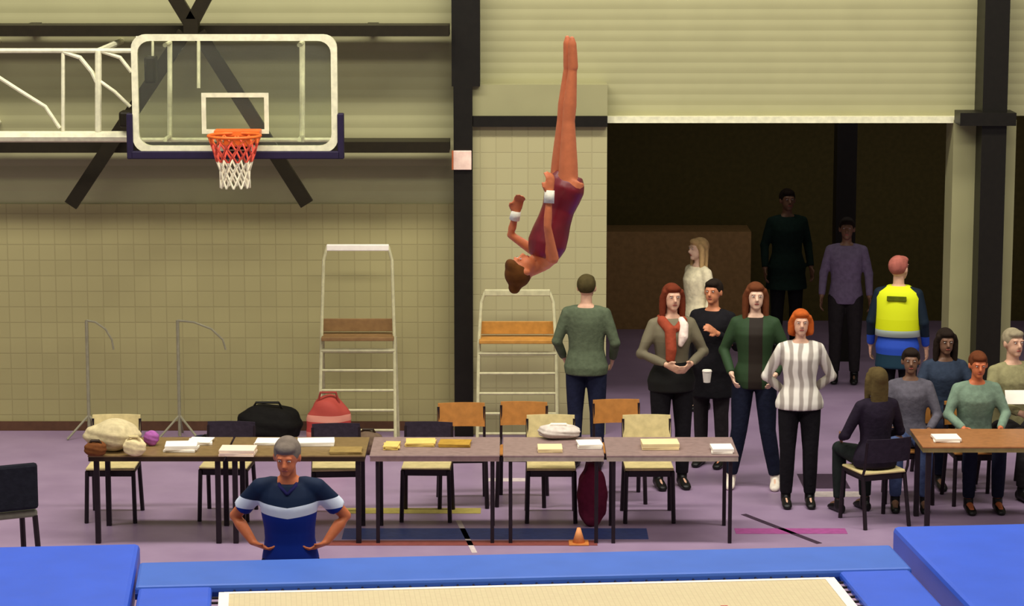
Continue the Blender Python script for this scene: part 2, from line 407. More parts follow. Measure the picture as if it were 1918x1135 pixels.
for s in (-1, 1):
    bm = bmesh.new(); add_box(bm, -2.32, 2.32, min(s*1.13, s*1.70), max(s*1.13, s*1.70), 1.10, 1.165, bev=.02)
    obj('frame_pad', bm, M_bluepad, tramp)
    bm = bmesh.new(); add_box(bm, min(s*1.87, s*2.30), max(s*1.87, s*2.30), -1.12, 1.12, 1.10, 1.16, bev=.02)
    obj('frame_pad', bm, M_blue, tramp)
bm = bmesh.new()
for s in (-1, 1):
    add_box(bm, -2.3, 2.3, s*1.6-.04, s*1.6+.04, 1.02, 1.10); add_box(bm, s*2.26-.04, s*2.26+.04, -1.6, 1.6, 1.02, 1.10)
obj('frame', bm, M_dmetal, tramp)
for sx in (-1, 1):
    for sy in (-1, 1):
        bm = bmesh.new(); add_tube(bm, [(sx*1.7, sy*1.6, 1.05), (sx*1.7, sy*1.6, .04), (sx*1.35, sy*1.6, .025)], .03, 10); obj('leg', bm, M_dmetal, tramp)
bm = bmesh.new(); add_box(bm, -2.32, 2.32, 1.115, 1.165, 1.09, 1.125); obj('seam', bm, M_navyseam, tramp)
def deck(s, label):
    d = thing('safety_mat', label, 'mat', tc_, TROT, None)
    x0, x1 = (2.44, 5.4) if s > 0 else (-5.4, -2.335)
    bm = bmesh.new(); add_box(bm, x0, x1, -2.15, 2.15, .97, 1.17, bev=.03); obj('mat_body', bm, M_blue, d)
    bm = bmesh.new()
    for k in (1, 2): xx = x0+(x1-x0)*k/3; add_box(bm, xx-.008, xx+.008, -2.12, 2.12, 1.168, 1.174)
    obj('mat_seam', bm, mat('mid_blue_seam', (52, 88, 190), .6), d)
    bm = bmesh.new(); add_box(bm, x0+.05, x1-.05, -2.1, 2.1, .90, .97); obj('deck_frame', bm, M_dmetal, d)
    for xx in (x0+.2, x1-.2):
        for yy in (-1.9, 1.9):
            bm = bmesh.new(); add_tube(bm, [(xx, yy, .93), (xx, yy, 0.0)], .025); obj('leg', bm, M_dmetal, d)
deck(1, 'blue vinyl mat deck at the right end of the trampoline')
deck(-1, 'blue vinyl mat deck at the left end of the trampoline')

# ------------------------------------------------------------------ people
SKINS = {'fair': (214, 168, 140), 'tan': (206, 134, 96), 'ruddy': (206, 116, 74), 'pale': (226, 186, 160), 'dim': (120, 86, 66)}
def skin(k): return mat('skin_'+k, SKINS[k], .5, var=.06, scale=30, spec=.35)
M_eye = mat('eye_white', (228, 222, 214), .3, var=0); M_iris = mat('eye_dark', (40, 26, 20), .2, var=0); M_lip = mat('lip', (160, 80, 70), .5)
def person(label, loc, rz, H=1.72, fem=False, seated=False, skin_='fair', pose=None, lean=0, head=(0, 0, 0), top=None, sleeve='long',
           hem=.90, flare=0, bottom=None, shoes=None, hair=None, hair_style='short', extras=(), vox=.008, barefoot=False, slim=1.0):
    root = thing('person', label, 'person', loc, rz)
    k = H/1.75; sw = .93 if fem else 1.0; ww = .88 if fem else 1.0; hw = 1.04 if fem else 1.0
    off = Vector((0, 0, -.43)) if seated else Vector((0, 0, 0))
    if seated: off.z = (.555)/k - .95
    piv = Vector((0, 0, .95)); RL = Matrix.Rotation(lean, 3, 'X')
    def U(p): p = Vector(p); return (RL @ (p-piv) + piv + off)*k
    def Lw(p): return Vector(p)*k
    J = {'sh': (.168*sw, .01, 1.41), 'elb': (.235*sw, .03, 1.16), 'wri': (.25*sw, -.06, .92)}
    if seated: J.update({'knee': (.13, -.44, .545/k), 'ank': (.13, -.42, .09/k), 'hipl': (.095*hw, -.02, .55/k)})
    else: J.update({'knee': (.10, -.015, .50), 'ank': (.105, .02, .085), 'hipl': (.09*hw, 0, .92)})
    J['hdir'] = None
    pose = pose or {}
    def jt(n, s):
        v = pose.get(n, J[n])
        if isinstance(v, dict): v = v.get(s, J[n])
        if v is None: return None
        return Vector((v[0]*s, v[1], v[2]))
    rx_, ry_, fz_ = Vector((1, 0, 0)), Vector((0, 1, 0)), None
    def tr_rings(infl=0, z0=.86, z1=9, fl=0):
        base = [(.86, .15*hw, .105, .005), (.93, .168*hw, .118, .005), (1.00, .155*hw, .11, 0), (1.08, .142*ww, .098, 0), (1.16, .145*ww, .102, 0),
                (1.25, .158*(sw+ww)/2, .112, -.003), (1.33, .168*sw, .118, -.003), (1.39, .168*sw, .10, .005), (1.43, .145*sw, .08, .012), (1.465, .095, .062, .015), (1.49, .062, .055, .015)]
        zs = [b for b in base if z0 < b[0] <= z1]
        def itp(z):
            if z <= base[0][0]: return base[0]
            for a, b in zip(base, base[1:]):
                if a[0] <= z <= b[0]:
                    t = (z-a[0])/(b[0]-a[0]); return tuple(a[i]+(b[i]-a[i])*t for i in range(4))
            return base[-1]
        zz = [z0] + [b[0] for b in zs]
        out = []
        for z in zz:
            _, a, b, y = itp(z); e = infl + fl*max(0, (1.1-z))
            out.append((U((0, y, z)), RL @ Vector((1, 0, 0))*(a+e)*k, RL @ Vector((0, 1, 0))*(b+e)*k))
        return out
    hc = Vector((0, -.005, 1.625)); nb = Vector((0, .015, 1.46))
    RH = Euler(head, 'XYZ').to_matrix(); hpiv = Vector((0, .01, 1.50))
    def Hh(p): return U(RH @ (Vector(p)-hpiv) + hpiv)
    RHk = RL @ RH
    # body
    bm = bmesh.new()
    add_rings(bm, tr_rings(), 20)
    add_tube(bm, [U((0, .02, 1.42)), U((0, .015, 1.48)), Hh((0, .012, 1.56)), Hh((0, .0, 1.60))], [.06*k*sw, .052*k*sw, .05*k*sw, .05*k], 14)
    add_ell(bm, Hh((0, .015, 1.655)), (.076*k, .094*k, .094*k), RHk)
    add_ell(bm, Hh((0, -.02, 1.60)), (.058*k, .066*k, .072*k), RHk)
    add_ell(bm, Hh((0, -.058, 1.555)), (.030*k, .026*k, .024*k), RHk)
    add_tube(bm, [Hh((0, -.078, 1.655)), Hh((0, -.100, 1.617)), Hh((0, -.088, 1.607))], [.009*k, .016*k, .012*k], 8)
    for s in (-1, 1):
        add_ell(bm, Hh((s*.078, .01, 1.63)), (.011*k, .02*k, .032*k), RHk, 2)
        add_ell(bm, Hh((s*.028, -.078, 1.668)), (.024*k, .012*k, .008*k), RHk, 2)
        sh, el, wr = [jt(n, s) for n in ('sh', 'elb', 'wri')]
        ps = [sh, sh.lerp(el, .35), el, el.lerp(wr, .3), wr]
        f_ = (.88 if fem else 1)*slim
        add_ell(bm, U(sh), .055*k*f_, None, 2)
        add_tube(bm, [U(p) for p in ps], [r*k*f_ for r in (.052, .048, .037, .040, .026)], 12)
        add_ell(bm, U(el), .037*k*f_, None, 2)
        # hand: palm, four unequal bent fingers and a thumb from the side of the palm
        hd = jt('hdir', s) or (wr-el); hd = hd.normalized()
        inw = Vector((-s, -.2, 0)); inw = (inw - hd*inw.dot(hd)).normalized(); acr = hd.cross(inw).normalized()
        if acr.y > 0: acr = -acr         # towards the thumb
        pal = wr + hd*.05
        add_rings(bm, [(U(wr-hd*.01), RL @ acr*.024*k, RL @ inw*.02*k), (U(wr+hd*.03), RL @ acr*.036*k, RL @ inw*.016*k), (U(wr+hd*.085), RL @ acr*.040*k, RL @ inw*.013*k)], 12)
        for i, (o2, L) in enumerate(((.030, .068), (.010, .078), (-.010, .072), (-.030, .056))):
            b0 = wr + hd*.08 + acr*o2
            add_tube(bm, [U(b0-hd*.01), U(b0+hd*L*.45+acr*o2*.12), U(b0+hd*L*.75+inw*L*.2+acr*o2*.15), U(b0+hd*L*.95+inw*L*.5+acr*o2*.12)], [.0095*k, .009*k, .0085*k, .007*k], 7)
        t0 = wr + hd*.02 + acr*.028
        add_tube(bm, [U(t0), U(t0+hd*.03+acr*.026), U(t0+hd*.062+acr*.03+inw*.012)], [.013*k, .011*k, .008*k], 7)
        hip, kn, an = jt('hipl', s), jt('knee', s), jt('ank', s)
        f2 = slim
        ps = [hip, hip.lerp(kn, .35), kn, kn.lerp(an, .3), kn.lerp(an, .65), an]
        add_ell(bm, Lw(hip), .082*k, None, 2)
        add_tube(bm, [Lw(p) for p in ps], [r*k*f2 for r in (.085, .078, .053, .056, .045, .034)], 14)
        add_ell(bm, Lw(kn), .052*k*slim, None, 2)
        fd = pose.get('foot', (0, -1, 0)); fd = Vector(fd).normalized()
        down = (an-kn).normalized() if fd.z > -.5 else Vector((0, 0, -1))
        ft = [an - fd*.03 + Vector((0, 0, -.03)), an + fd*.06 + Vector((0, 0, -.03)), an+fd*.15 + Vector((0, 0, -.055))]
        if barefoot:
            ft = [an - fd*.02, an + fd*.06, an + fd*.15, an + fd*.2]
            add_tube(bm, [Lw(p) for p in ft], [.036*k, .034*k, .03*k, .012*k], 12)
        else: add_tube(bm, [Lw(p) for p in ft], [.032*k, .034*k, .022*k], 10)
    obj('body', bm, skin(skin_), root, True, vox, 3)
    for s in (-1, 1):
        bm = bmesh.new(); add_ell(bm, Hh((s*.03, -.079, 1.651)), (.0095*k, .006*k, .0055*k), RHk, 2); e = obj('eye', bm, M_eye, root, True)
        bm = bmesh.new(); add_ell(bm, Hh((s*.03, -.0845, 1.651)), (.0045*k, .003*k, .0045*k), RHk, 2); obj('iris', bm, M_iris, e, True)
    bm = bmesh.new(); add_ell(bm, Hh((0, -.083, 1.585)), (.021*k, .007*k, .006*k), RHk, 2); obj('mouth', bm, M_lip, root, True)
    # hair
    if hair:
        bm = bmesh.new()
        add_ell(bm, Hh((0, .028, 1.668)), (.086*k, .098*k, .094*k), RHk)
        add_ell(bm, Hh((0, -.03, 1.715)), (.066*k, .055*k, .036*k), RHk)
        if hair_style in ('long', 'bob'):
            zl = 1.40 if hair_style == 'long' else 1.53
            for s in (-1, 1):
                add_tube(bm, [Hh((s*.06, -.02, 1.70)), Hh((s*.083, .0, 1.64)), Hh((s*.085, .0, 1.56)), Hh((s*.09, -.01, zl))], [.03*k, .032*k, .032*k, .02*k], 10)
            add_rings(bm, [(Hh((0, .06, 1.68)), RHk @ Vector((.08*k, 0, 0)), RHk @ Vector((0, .05*k, 0))), (Hh((0, .06, 1.58)), RHk @ Vector((.088*k, 0, 0)), RHk @ Vector((0, .045*k, 0))), (Hh((0, .06, zl-.02)), RHk @ Vector((.085*k, 0, 0)), RHk @ Vector((0, .03*k, 0)))], 14)
        if hair_style == 'bun': add_ell(bm, Hh((0, .12, 1.70)), .045*k, None, 2)
        if hair_style == 'tail': add_tube(bm, [Hh((0, .11, 1.70)), Hh((0, .17, 1.66)), Hh((0, .18, 1.52))], [.025*k, .03*k, .012*k], 10)
        obj('hair', bm, hair, root, True, .009, 4)
    # top
    if top:
        bm = bmesh.new()
        add_rings(bm, tr_rings(.016, hem, 1.475, flare), 22)
        for s in (-1, 1):
            sh, el, wr = [jt(n, s) for n in ('sh', 'elb', 'wri')]
            if sleeve != 'none': add_tube(bm, [U((s*.05, .015, 1.45)), U((s*.10, .012, (1.45+sh.z)/2+.004)), U(sh)], [.04*k, .05*k, .054*k], 12)
            if sleeve == 'long':
                add_tube(bm, [U(p) for p in (sh-Vector((s*.03, 0, 0)), sh, sh.lerp(el, .5), el, el.lerp(wr, .5), el.lerp(wr, .93))], [r*k for r in (.05, .057, .054, .047, .042, .036)], 14)
                add_ell(bm, U(el), .052*k, None, 2)
            elif sleeve == 'short':
                add_tube(bm, [U(p) for p in (sh-Vector((s*.03, 0, 0)), sh, sh.lerp(el, .45), sh.lerp(el, .72))], [r*k for r in (.05, .06, .062, .062)], 14)
            if sleeve != 'none': add_ell(bm, U(sh), .058*k, None, 2)
        obj('top', bm, top, root, True, .011, 5)
    # trousers
    if bottom:
        bm = bmesh.new()
        pr = tr_rings(.012, .86, 1.03)
        add_rings(bm, pr, 20)
        for s in (-1, 1):
            hip, kn, an = jt('hipl', s), jt('knee', s), jt('ank', s)
            add_ell(bm, Lw(hip), .097*k, None, 2)
            add_tube(bm, [Lw(p) for p in (hip, hip.lerp(kn, .4), kn, kn.lerp(an, .4), kn.lerp(an, .93))], [r*k for r in (.098, .09, .07, .066, .054)], 14)
            add_ell(bm, Lw(kn), .069*k, None, 2)
        obj('trousers', bm, bottom, root, True, .011, 4)
    if shoes:
        for s in (-1, 1):
            an = jt('ank', s); fd = Vector(pose.get('foot', (0, -1, 0))).normalized(); sd = Vector((fd.y, -fd.x, 0)); up = Vector((0, 0, 1))
            a = an*k; g = Vector((a.x, a.y, 0))
            bm = bmesh.new()
            prof = [(-.075, .022, .03, .04), (-.05, .04, .035, .045), (0, .05, .038, .05), (.06, .045, .043, .045), (.12, .032, .046, .032), (.165, .024, .04, .024), (.185, .02, .02, .016)]
            add_rings(bm, [(g + fd*d*k + up*(hh*k), sd*wd_*k, up*hh*k) for d, _, wd_, hh in prof], 14)
            add_tube(bm, [a+up*.03*k, g+up*.04*k], [.046*k, .045*k], 12)
            obj('shoe', bm, shoes, root, True, .009, 3)
    return root, U, Hh, Lw, k, RL, RHk

def cloth(n, c, **kw): return mat(n, c, .85, var=.14, scale=kw.get('scale', 22), bump=.25, spec=.15)
H_grey = cloth('hair_grey', (120, 108, 98)); H_brown = cloth('hair_brown', (96, 56, 20)); H_dark = cloth('hair_dark', (34, 24, 18))
H_red = cloth('hair_red_brown', (104, 44, 24)); H_blond = cloth('hair_blond', (196, 160, 110)); H_aub = cloth('hair_auburn', (98, 52, 28)); H_ging = cloth('hair_ginger', (178, 84, 30))
T_black = cloth('black_cloth', (22, 20, 24)); T_dnavy = cloth('dark_navy_cloth', (24, 28, 46)); T_jeans = cloth('blue_jeans', (70, 84, 122)); T_char = cloth('charcoal_cloth', (40, 36, 38))
S_black = mat('black_shoe', (18, 16, 16), .4); S_white = mat('white_shoe', (232, 220, 205), .5)

# coach behind the trampoline
CY = 16.62
polo = bands('navy_polo_white_chest_band', [(.9, (10, 44, 140)), (1.225, (10, 44, 140)), (1.265, (222, 230, 246)), (1.335, (18, 34, 62))], wav=-.14)
r_ = person('person in navy polo with white chest band, hands on hips behind the trampoline', (X(543, CY, 1.3), CY, 0), 0, 1.79, skin_='ruddy', lean=R(11),
       pose={'sh': (.172, .0, 1.43), 'elb': (.345, .07, 1.20), 'wri': (.225, -.03, 1.06), 'hdir': (-.9, -.35, -.25)}, top=polo, sleeve='short', hem=.93, bottom=T_dnavy, shoes=S_black, hair=H_grey, head=(R(6), 0, R(-6)))
bm = bmesh.new(); U = r_[1]
for s in (-1, 1): add_tube(bm, [U((s*.055, .03, 1.475)), U((s*.05, -.05, 1.455)), U((0, -.10, 1.42))], [.014, .014, .01], 8)
obj('collar', bm, cloth('navy_collar', (36, 34, 84)), r_[0], True)

# gymnast upside down in mid-air above the trampoline: root at the hips, turned over
M_leo = mat('maroon_leotard', (112, 8, 26), .4, var=.25, scale=9, spec=.5)
GY = 14.3; gk = 1.38/1.75
gp = {'knee': (.045, -.012, .47), 'ank': (.04, .0, .09), 'hipl': (.075, 0, .92), 'foot': (0, -.10, -1),
      'elb': {-1: (.19, -.12, 1.21), 1: (.22, -.18, 1.35)}, 'wri': {-1: (.17, -.17, 1.0), 1: (.18, -.21, 1.20)}}
g_ = person('person in maroon leotard, upside down in mid-air above the trampoline', (0, 0, 0), 0, 1.38, fem=True, skin_='ruddy', pose=gp, lean=R(16), head=(R(66), 0, 0), slim=.84,
       hair=H_brown, hair_style='bun', barefoot=True)
g, U, Hh, Lw, k, RL, RHk = g_
bm = bmesh.new()
rr = []
for z, a, b in ((.83, .10, .085), (.88, .150, .108), (.93, .170, .118), (1.0, .158, .11), (1.08, .13, .098), (1.16, .132, .102), (1.25, .146, .115), (1.33, .158, .12), (1.39, .145, .10), (1.43, .12, .08)):
    rr.append((U((0, .003, z)), RL @ Vector((1, 0, 0))*(a+.008)*k, RL @ Vector((0, 1, 0))*(b+.008)*k))
add_rings(bm, rr, 22)
obj('leotard', bm, M_leo, g, True, .008, 4)
for s in (-1, 1):
    el = Vector(gp['elb'][s]); wr = Vector(gp['wri'][s]); el.x *= s; wr.x *= s
    bm = bmesh.new(); add_tube(bm, [U(el.lerp(wr, .72)), U(el.lerp(wr, 1.12))], [.036*k, .034*k], 12); obj('wrist_wrap', bm, cloth('white_wrap', (236, 232, 214)), g, True)
# turn over: local up -> down, facing -> screen left
Rg = Matrix.Rotation(R(3), 4, 'Y') @ Matrix.Rotation(math.pi, 4, 'Y') @ Matrix.Rotation(R(68), 4, 'Z')
hipc = at(1056, 352, GY)
g.matrix_world = Matrix.Translation(hipc) @ Rg @ Matrix.Translation(Vector((0, 0, -.93*gk)))

# by the pale wall, seen from behind
person('person in grey-green sweater with back turned, standing at the pale wall', (X(1098, 23.5, .9), 23.5, 0), R(170), 1.76, top=cloth('grey_green_knit', (88, 98, 76)), hem=.86,
       bottom=cloth('navy_cloth', (30, 34, 56)), shoes=S_black, hair=cloth('hair_olive_dark', (74, 64, 36)), head=(R(4), 0, 0), flare=.1, pose={'elb': (.26, .02, 1.15), 'wri': (.22, -.12, .98)})
# red-haired woman with scarf
r_ = person('person with long red-brown hair, red scarf and open white collar, standing behind the tables', (X(1258, 22.75, 1), 22.75, 0), R(12), 1.79, fem=True, skin_='fair',
       top=bands('black_top_olive_cardigan', [(.6, (26, 26, 24)), (1.12, (108, 100, 80)), (1.3, (116, 108, 86))]), hem=.84, bottom=T_black, shoes=S_black, hair=H_red, hair_style='long', flare=.12,
       pose={'elb': (.27, -.02, 1.17), 'wri': (.10, -.22, 1.10)})
U = r_[1]; bm = bmesh.new()
add_tube(bm, [U((-.09, .06, 1.46)), U((-.10, -.04, 1.45)), U((-.05, -.12, 1.38)), U((-.05, -.16, 1.22)), U((-.06, -.16, 1.12))], [.035, .045, .05, .05, .04], 12)
add_tube(bm, [U((.09, .06, 1.46)), U((.09, -.04, 1.45)), U((.0, -.12, 1.38))], [.03, .035, .03], 12)
obj('scarf', bm, cloth('red_brown_scarf', (150, 66, 44)), r_[0], True, .01)
bm = bmesh.new()
add_tube(bm, [U((.06, -.04, 1.47)), U((.075, -.10, 1.42)), U((.06, -.135, 1.32)), U((.03, -.14, 1.24))], [.025, .042, .045, .02], 12)
obj('collar', bm, cloth('white_collar', (244, 222, 208)), r_[0], True, .01)
# pale blonde in the doorway
person('person with blonde hair and white top, standing in the doorway behind the others', (X(1306, 26.2, 1.2), 26.2, 0), R(-62), 1.72, fem=True, skin_='pale', top=cloth('white_top', (238, 226, 190)), hem=.9,
       bottom=T_char, shoes=S_black, hair=H_blond, hair_style='long')
# black coat
person('person in long black coat beside the red-haired woman, holding a white cup', (X(1334, 23.6, 1), 23.6, 0), R(-25), 1.70, skin_='tan', top=T_black, hem=.66, flare=.1, bottom=T_char, shoes=S_black,
       hair=H_dark, hair_style='short', pose={'elb': (.25, -.02, 1.15), 'wri': {-1: (.16, -.2, .98), 1: (.13, -.24, 1.3)}})
cupx = X(1327, 22.6, .8)
# green jacket
person('person with auburn hair in green jacket, black trousers and white trainers', (X(1413, 22.75, 1), 22.75, 0), R(-8), 1.80, fem=True, skin_='pale', top=bands('green_jacket_open_over_brown', [(-.6, (44, 66, 40)), (-.05, (40, 32, 26)), (.07, (44, 66, 40))], axis='X'), hem=.86,
       bottom=T_dnavy, shoes=S_white, hair=H_aub, hair_style='long', pose={'elb': (.26, .02, 1.17), 'wri': (.18, -.18, 1.0), 'ank': (.19, .02, .085), 'knee': (.12, -.02, .5)}, head=(0, 0, R(10)))
# patterned jacket
person('person with ginger hair, white and grey patterned jacket and black trousers, hands behind back', (X(1498, 22.05, 1), 22.05, 0), 0, 1.68, fem=True, skin_='fair', top=patterned('white_grey_pattern', (164, 154, 144), (232, 226, 214), 4), hem=.88,
       bottom=T_black, shoes=S_black, hair=H_ging, hair_style='bob', flare=.15, pose={'elb': (.285, .09, 1.15), 'wri': (.13, .19, 1.0)})
# dark hall figures
person('person in dark green coat standing deep in the dark hall', (X(1474, 29.3, 1.2), 29.3, 0), R(10), 1.84, skin_='dim', top=cloth('dark_green_coat', (22, 40, 34)), hem=.7, flare=.15, bottom=T_black, shoes=S_black, hair=H_dark)
person('person in pale lilac top standing in the dark hall', (X(1585, 27.6, 1.2), 27.6, 0), R(-8), 1.74, skin_='dim', top=cloth('lilac_top', (112, 98, 124)), hem=.85, bottom=T_char, shoes=S_black, hair=H_dark)
# yellow vest
r_ = person('person in bright yellow safety vest over blue shirt, back turned, under the lintel', (X(1682, 24.4, 1.2), 24.4, 0), R(165), 1.80, skin_='fair', top=bands('blue_shirt', [(.6, (22, 50, 66)), (.89, (40, 74, 176)), (1.05, (16, 30, 44))]), hem=.74,
       flare=.1, bottom=T_black, shoes=S_black, hair=cloth('hair_reddish', (168, 96, 84)), head=(0, 0, R(-25)))
root, U, Hh, Lw, k, RL, RHk = r_
bm = bmesh.new()
add_rings(bm, [(U((0, 0, z)), Vector((a*k, 0, 0)), Vector((0, b*k, 0))) for z, a, b in ((1.03, .205, .15), (1.1, .205, .15), (1.25, .21, .15), (1.38, .215, .135), (1.43, .19, .12), (1.485, .10, .085))], 24)
obj('safety_vest', bm, bands('hi_vis_yellow', [(1.0, (196, 214, 200)), (1.12, (214, 224, 20)), (1.22, (222, 232, 30))]), root, True)
bm = bmesh.new(); add_box(bm, -.09, .09, .137, .152, 1.36*k, 1.405*k, bev=.005); obj('vest_print', bm, cloth('dark_print', (90, 100, 14)), root)

# group at the right-hand table
def seat_person(label, px, Y, rz, **kw):
    return person(label, (X(px, Y, .8), Y, 0), rz, seated=True, **kw)
SP = []
seat_person('seated person with ruddy face and pale teal sweater behind the right-hand table', 1824, 22.25, R(4), H=1.66, skin_='ruddy', lean=R(10), top=cloth('pale_teal_knit', (120, 142, 122)), hem=.9, bottom=T_dnavy, shoes=S_black, hair=H_aub,
       hair_style='short', pose={'elb': (.26, -.08, 1.2), 'wri': (.16, -.30, 1.14)})
seat_person('seated person with long dark hair and navy jumper, left of the ruddy-faced one', 1766, 23.15, R(6), H=1.72, fem=True, skin_='dim', lean=R(5), top=cloth('slate_navy_knit', (48, 58, 76)), hem=.9, bottom=T_dnavy, shoes=S_black, hair=H_dark,
       hair_style='long', pose={'elb': (.26, -.08, 1.2), 'wri': (.16, -.28, 1.1)})
seat_person('seated person in khaki jacket at the right edge, holding white sheets', 1896, 22.7, R(20), H=1.86, skin_='fair', top=cloth('khaki_jacket', (142, 136, 98)), hem=.9, bottom=T_char, shoes=S_black, hair=cloth('hair_ash', (150, 138, 112)),
       hair_style='short', pose={'elb': (.26, -.1, 1.2), 'wri': (.10, -.32, 1.12)})
seat_person('seated person in black jacket with back turned, nearest the camera at the table end', 1640, 21.5, R(200), H=1.62, fem=True, skin_='dim', top=cloth('black_purple_jacket', (34, 26, 40)), hem=.86, flare=.12, bottom=cloth('dark_trousers', (30, 36, 34)), shoes=S_black,
       hair=cloth('hair_mousy', (84, 70, 40)), hair_style='long', pose={'elb': (.27, -.05, 1.15), 'wri': (.2, -.26, 1.08)})
seat_person('seated person in grey top and blue jeans at the left end of the table', 1704, 22.3, R(-6), H=1.64, fem=True, skin_='dim', top=cloth('grey_top', (92, 88, 98)), hem=.88, bottom=T_jeans, shoes=S_black,
       hair=H_dark, hair_style='tail', pose={'elb': (.25, -.05, 1.15), 'wri': (.16, -.24, 1.05)})

# ------------------------------------------------------------------ tables
def table(label, px0, px1, Yf, top_m, edge_m, leg_m, thin, z=.73, depth=.70, group='folding tables in a row'):
    x0, x1 = X(px0, Yf, z), X(px1, Yf, z)
    t = thing('table', label, 'table', ((x0+x1)/2, Yf+depth/2, 0)); w2 = (x1-x0)/2
    bm = bmesh.new(); add_box(bm, -w2, w2, -depth/2, depth/2, z-.015, z, bev=.004); obj('tabletop', bm, top_m, t)
    bm = bmesh.new(); add_box(bm, -w2+.004, w2-.004, -depth/2+.004, depth/2-.004, z-.05, z-.015); obj('table_edge', bm, edge_m, t)
    for sx in (-1, 1):
        for sy in (-1, 1):
            bm = bmesh.new(); r = .015 if thin else .021
            add_box(bm, sx*(w2-.06)-r, sx*(w2-.06)+r, sy*(depth/2-.06)-r, sy*(depth/2-.06)+r, 0, z-.05, bev=.004); obj('leg', bm, leg_m, t)
    return t
TB = 20.72
table('brown table at the left end of the row, under a heap of clothes', 164, 420, TB, M_tabletop, M_edge, M_dmetal, False)
table('brown table covered in white papers, directly behind the coach', 424, 684, TB, M_tabletop, M_edge, M_dmetal, False)
table('mauve table with yellow papers, right of the brown tables', 692, 936, TB, M_tabletop2, mat('mauve_edge', (138, 112, 108), .5), M_dmetal, True)
table('mauve table with maroon bag beside its leg, left of the thin-legged end table', 942, 1132, TB, M_tabletop2, M_edge2, M_dmetal, True)
table('pale edged table on thin legs at the right end of the long row', 1136, 1384, TB, M_tabletop2, M_edge2, M_dmetal, True)
table('wooden table at the right edge of the photo with people seated behind', 1728, 1990, 21.05, mat('warm_brown_laminate', (160, 106, 62), .4), mat('olive_edge', (128, 112, 70), .5), M_dmetal, False)

# ------------------------------------------------------------------ chairs
def make_chair(label, loc, rz, ply, metal, back=None, bt=.82):
    t = thing('stacking_chair', label, 'chair', loc, rz)
    bm = bmesh.new(); add_box(bm, -.20, .20, -.20, .18, .44, .46, bev=.008); obj('seat', bm, ply, t)
    bm = bmesh.new(); n = 8; vs = []
    for i in range(n+1):
        x = -.2+.4*i/n; y = .20-.03*(1-(x/.2)**2)*-1
        vs.append([bm.verts.new((x, y, bt-.2)), bm.verts.new((x, y+.03, bt)), bm.verts.new((x, y+.045, bt)), bm.verts.new((x, y+.015, bt-.2))])
    for a, b in zip(vs, vs[1:]):
        for i in range(4): bm.faces.new((a[i], a[(i+1) % 4], b[(i+1) % 4], b[i]))
    bm.faces.new(vs[0]); bm.faces.new(vs[-1][::-1])
    obj('backrest', bm, back or ply, t)
    bm = bmesh.new(); add_box(bm, -.185, .185, -.18, .16, .385, .438, bev=.006); obj('seat_frame', bm, metal, t)
    for s in (-1, 1):
        bm = bmesh.new(); add_tube(bm, [(s*.19, -.18, .43), (s*.20, -.21, 0.0)], .018, 8); obj('leg', bm, metal, t)
        bm = bmesh.new(); add_tube(bm, [(s*.19, .16, .43), (s*.20, .24, 0.0)], .018, 8); obj('leg', bm, metal, t)
        bm = bmesh.new(); add_tube(bm, [(s*.195, -.18, .425), (s*.195, .16, .425), (s*.195, .20, .5), (s*.195, .235, bt-.03)], .012, 8); obj('side_frame', bm, metal, t)
    return t
MW = [(212, 21.65, R(182), 'cream plywood chair behind the heap of clothes at the row\'s left end'),
      (425, 21.7, R(176), 'dark-backed chair with cream seat behind the gap between the two brown tables'),
      (630, 21.62, R(184), 'dark-backed chair with cream seat at the right half of the paper-covered brown table'),
      (800, 21.68, R(178), 'dark-backed chair with cream seat behind the yellow papers on the mauve table'),
      (1032, 21.64, R(180), 'cream plywood chair behind the table with the rounded white bag'),
      (1214, 21.64, R(181), 'cream plywood chair behind the cream papers of the end table')]
c0 = make_chair(MW[0][3], (X(212, 21.65, .5), 21.65, 0), 0, M_birch, M_dmetal)
cd = make_chair(MW[1][3], (X(425, 21.7, .5), 21.7, 0), R(-4), M_birch, M_dmetal, cloth('dark_chair_back', (44, 36, 48)), .75)
for px, Y, rz, lb in MW[2:]: dup(cd if px in (630, 800) else c0, (X(px, Y, .5), Y, 0), rz-math.pi, lb)
c1 = make_chair('orange wood chair behind the table, nearest right of the black column foot', (X(866, 22.15, .5), 22.15, 0), R(3), M_wood, M_dmetal)
dup(c1, (X(978, 22.2, .5), 22.2, 0), R(-4), 'orange wood chair in front of the second white umpire chair')
dup(c1, (X(1160, 22.3, .5), 22.3, 0), R(5), 'orange wood chair between the grey-green sweater and the red-haired woman')
for px, Y, rz, lb in ((1824, 22.25, R(4), 'plywood chair under the ruddy-faced person'), (1766, 23.15, R(6), 'plywood chair under the person in navy jumper'),
                      (1896, 22.7, R(20), 'plywood chair under the person in khaki jacket'), (1640, 21.5, R(200), 'dark-backed chair under the person in black jacket, nearest the camera'),
                      (1704, 22.3, R(-6), 'plywood chair under the person in blue jeans')):
    p = Vector((X(px, Y, .8), Y, 0)); dup(c1 if px != 1640 else cd, p, rz, lb)
# dark office chair at the far left
bc = thing('office_chair', 'black padded armless chair at the left edge, behind the left mat', 'chair', (X(2, 20.0, .5), 20.0, 0), R(25))
bm = bmesh.new(); add_box(bm, -.23, .23, -.22, .2, .43, .49, bev=.02); obj('seat', bm, mat('grey_green_seat', (108, 106, 92), .8), bc)
bm = bmesh.new(); add_box(bm, -.23, .23, -.26, -.20, .50, .86, bev=.025); obj('backrest', bm, cloth('black_upholstery', (26, 27, 36)), bc)
for sx in (-1, 1):
    for sy in (-1, 1):
        bm = bmesh.new(); add_tube(bm, [(sx*.21, sy*.2, .44), (sx*.23, sy*.24, 0)], .022, 8); obj('leg', bm, M_dmetal, bc)

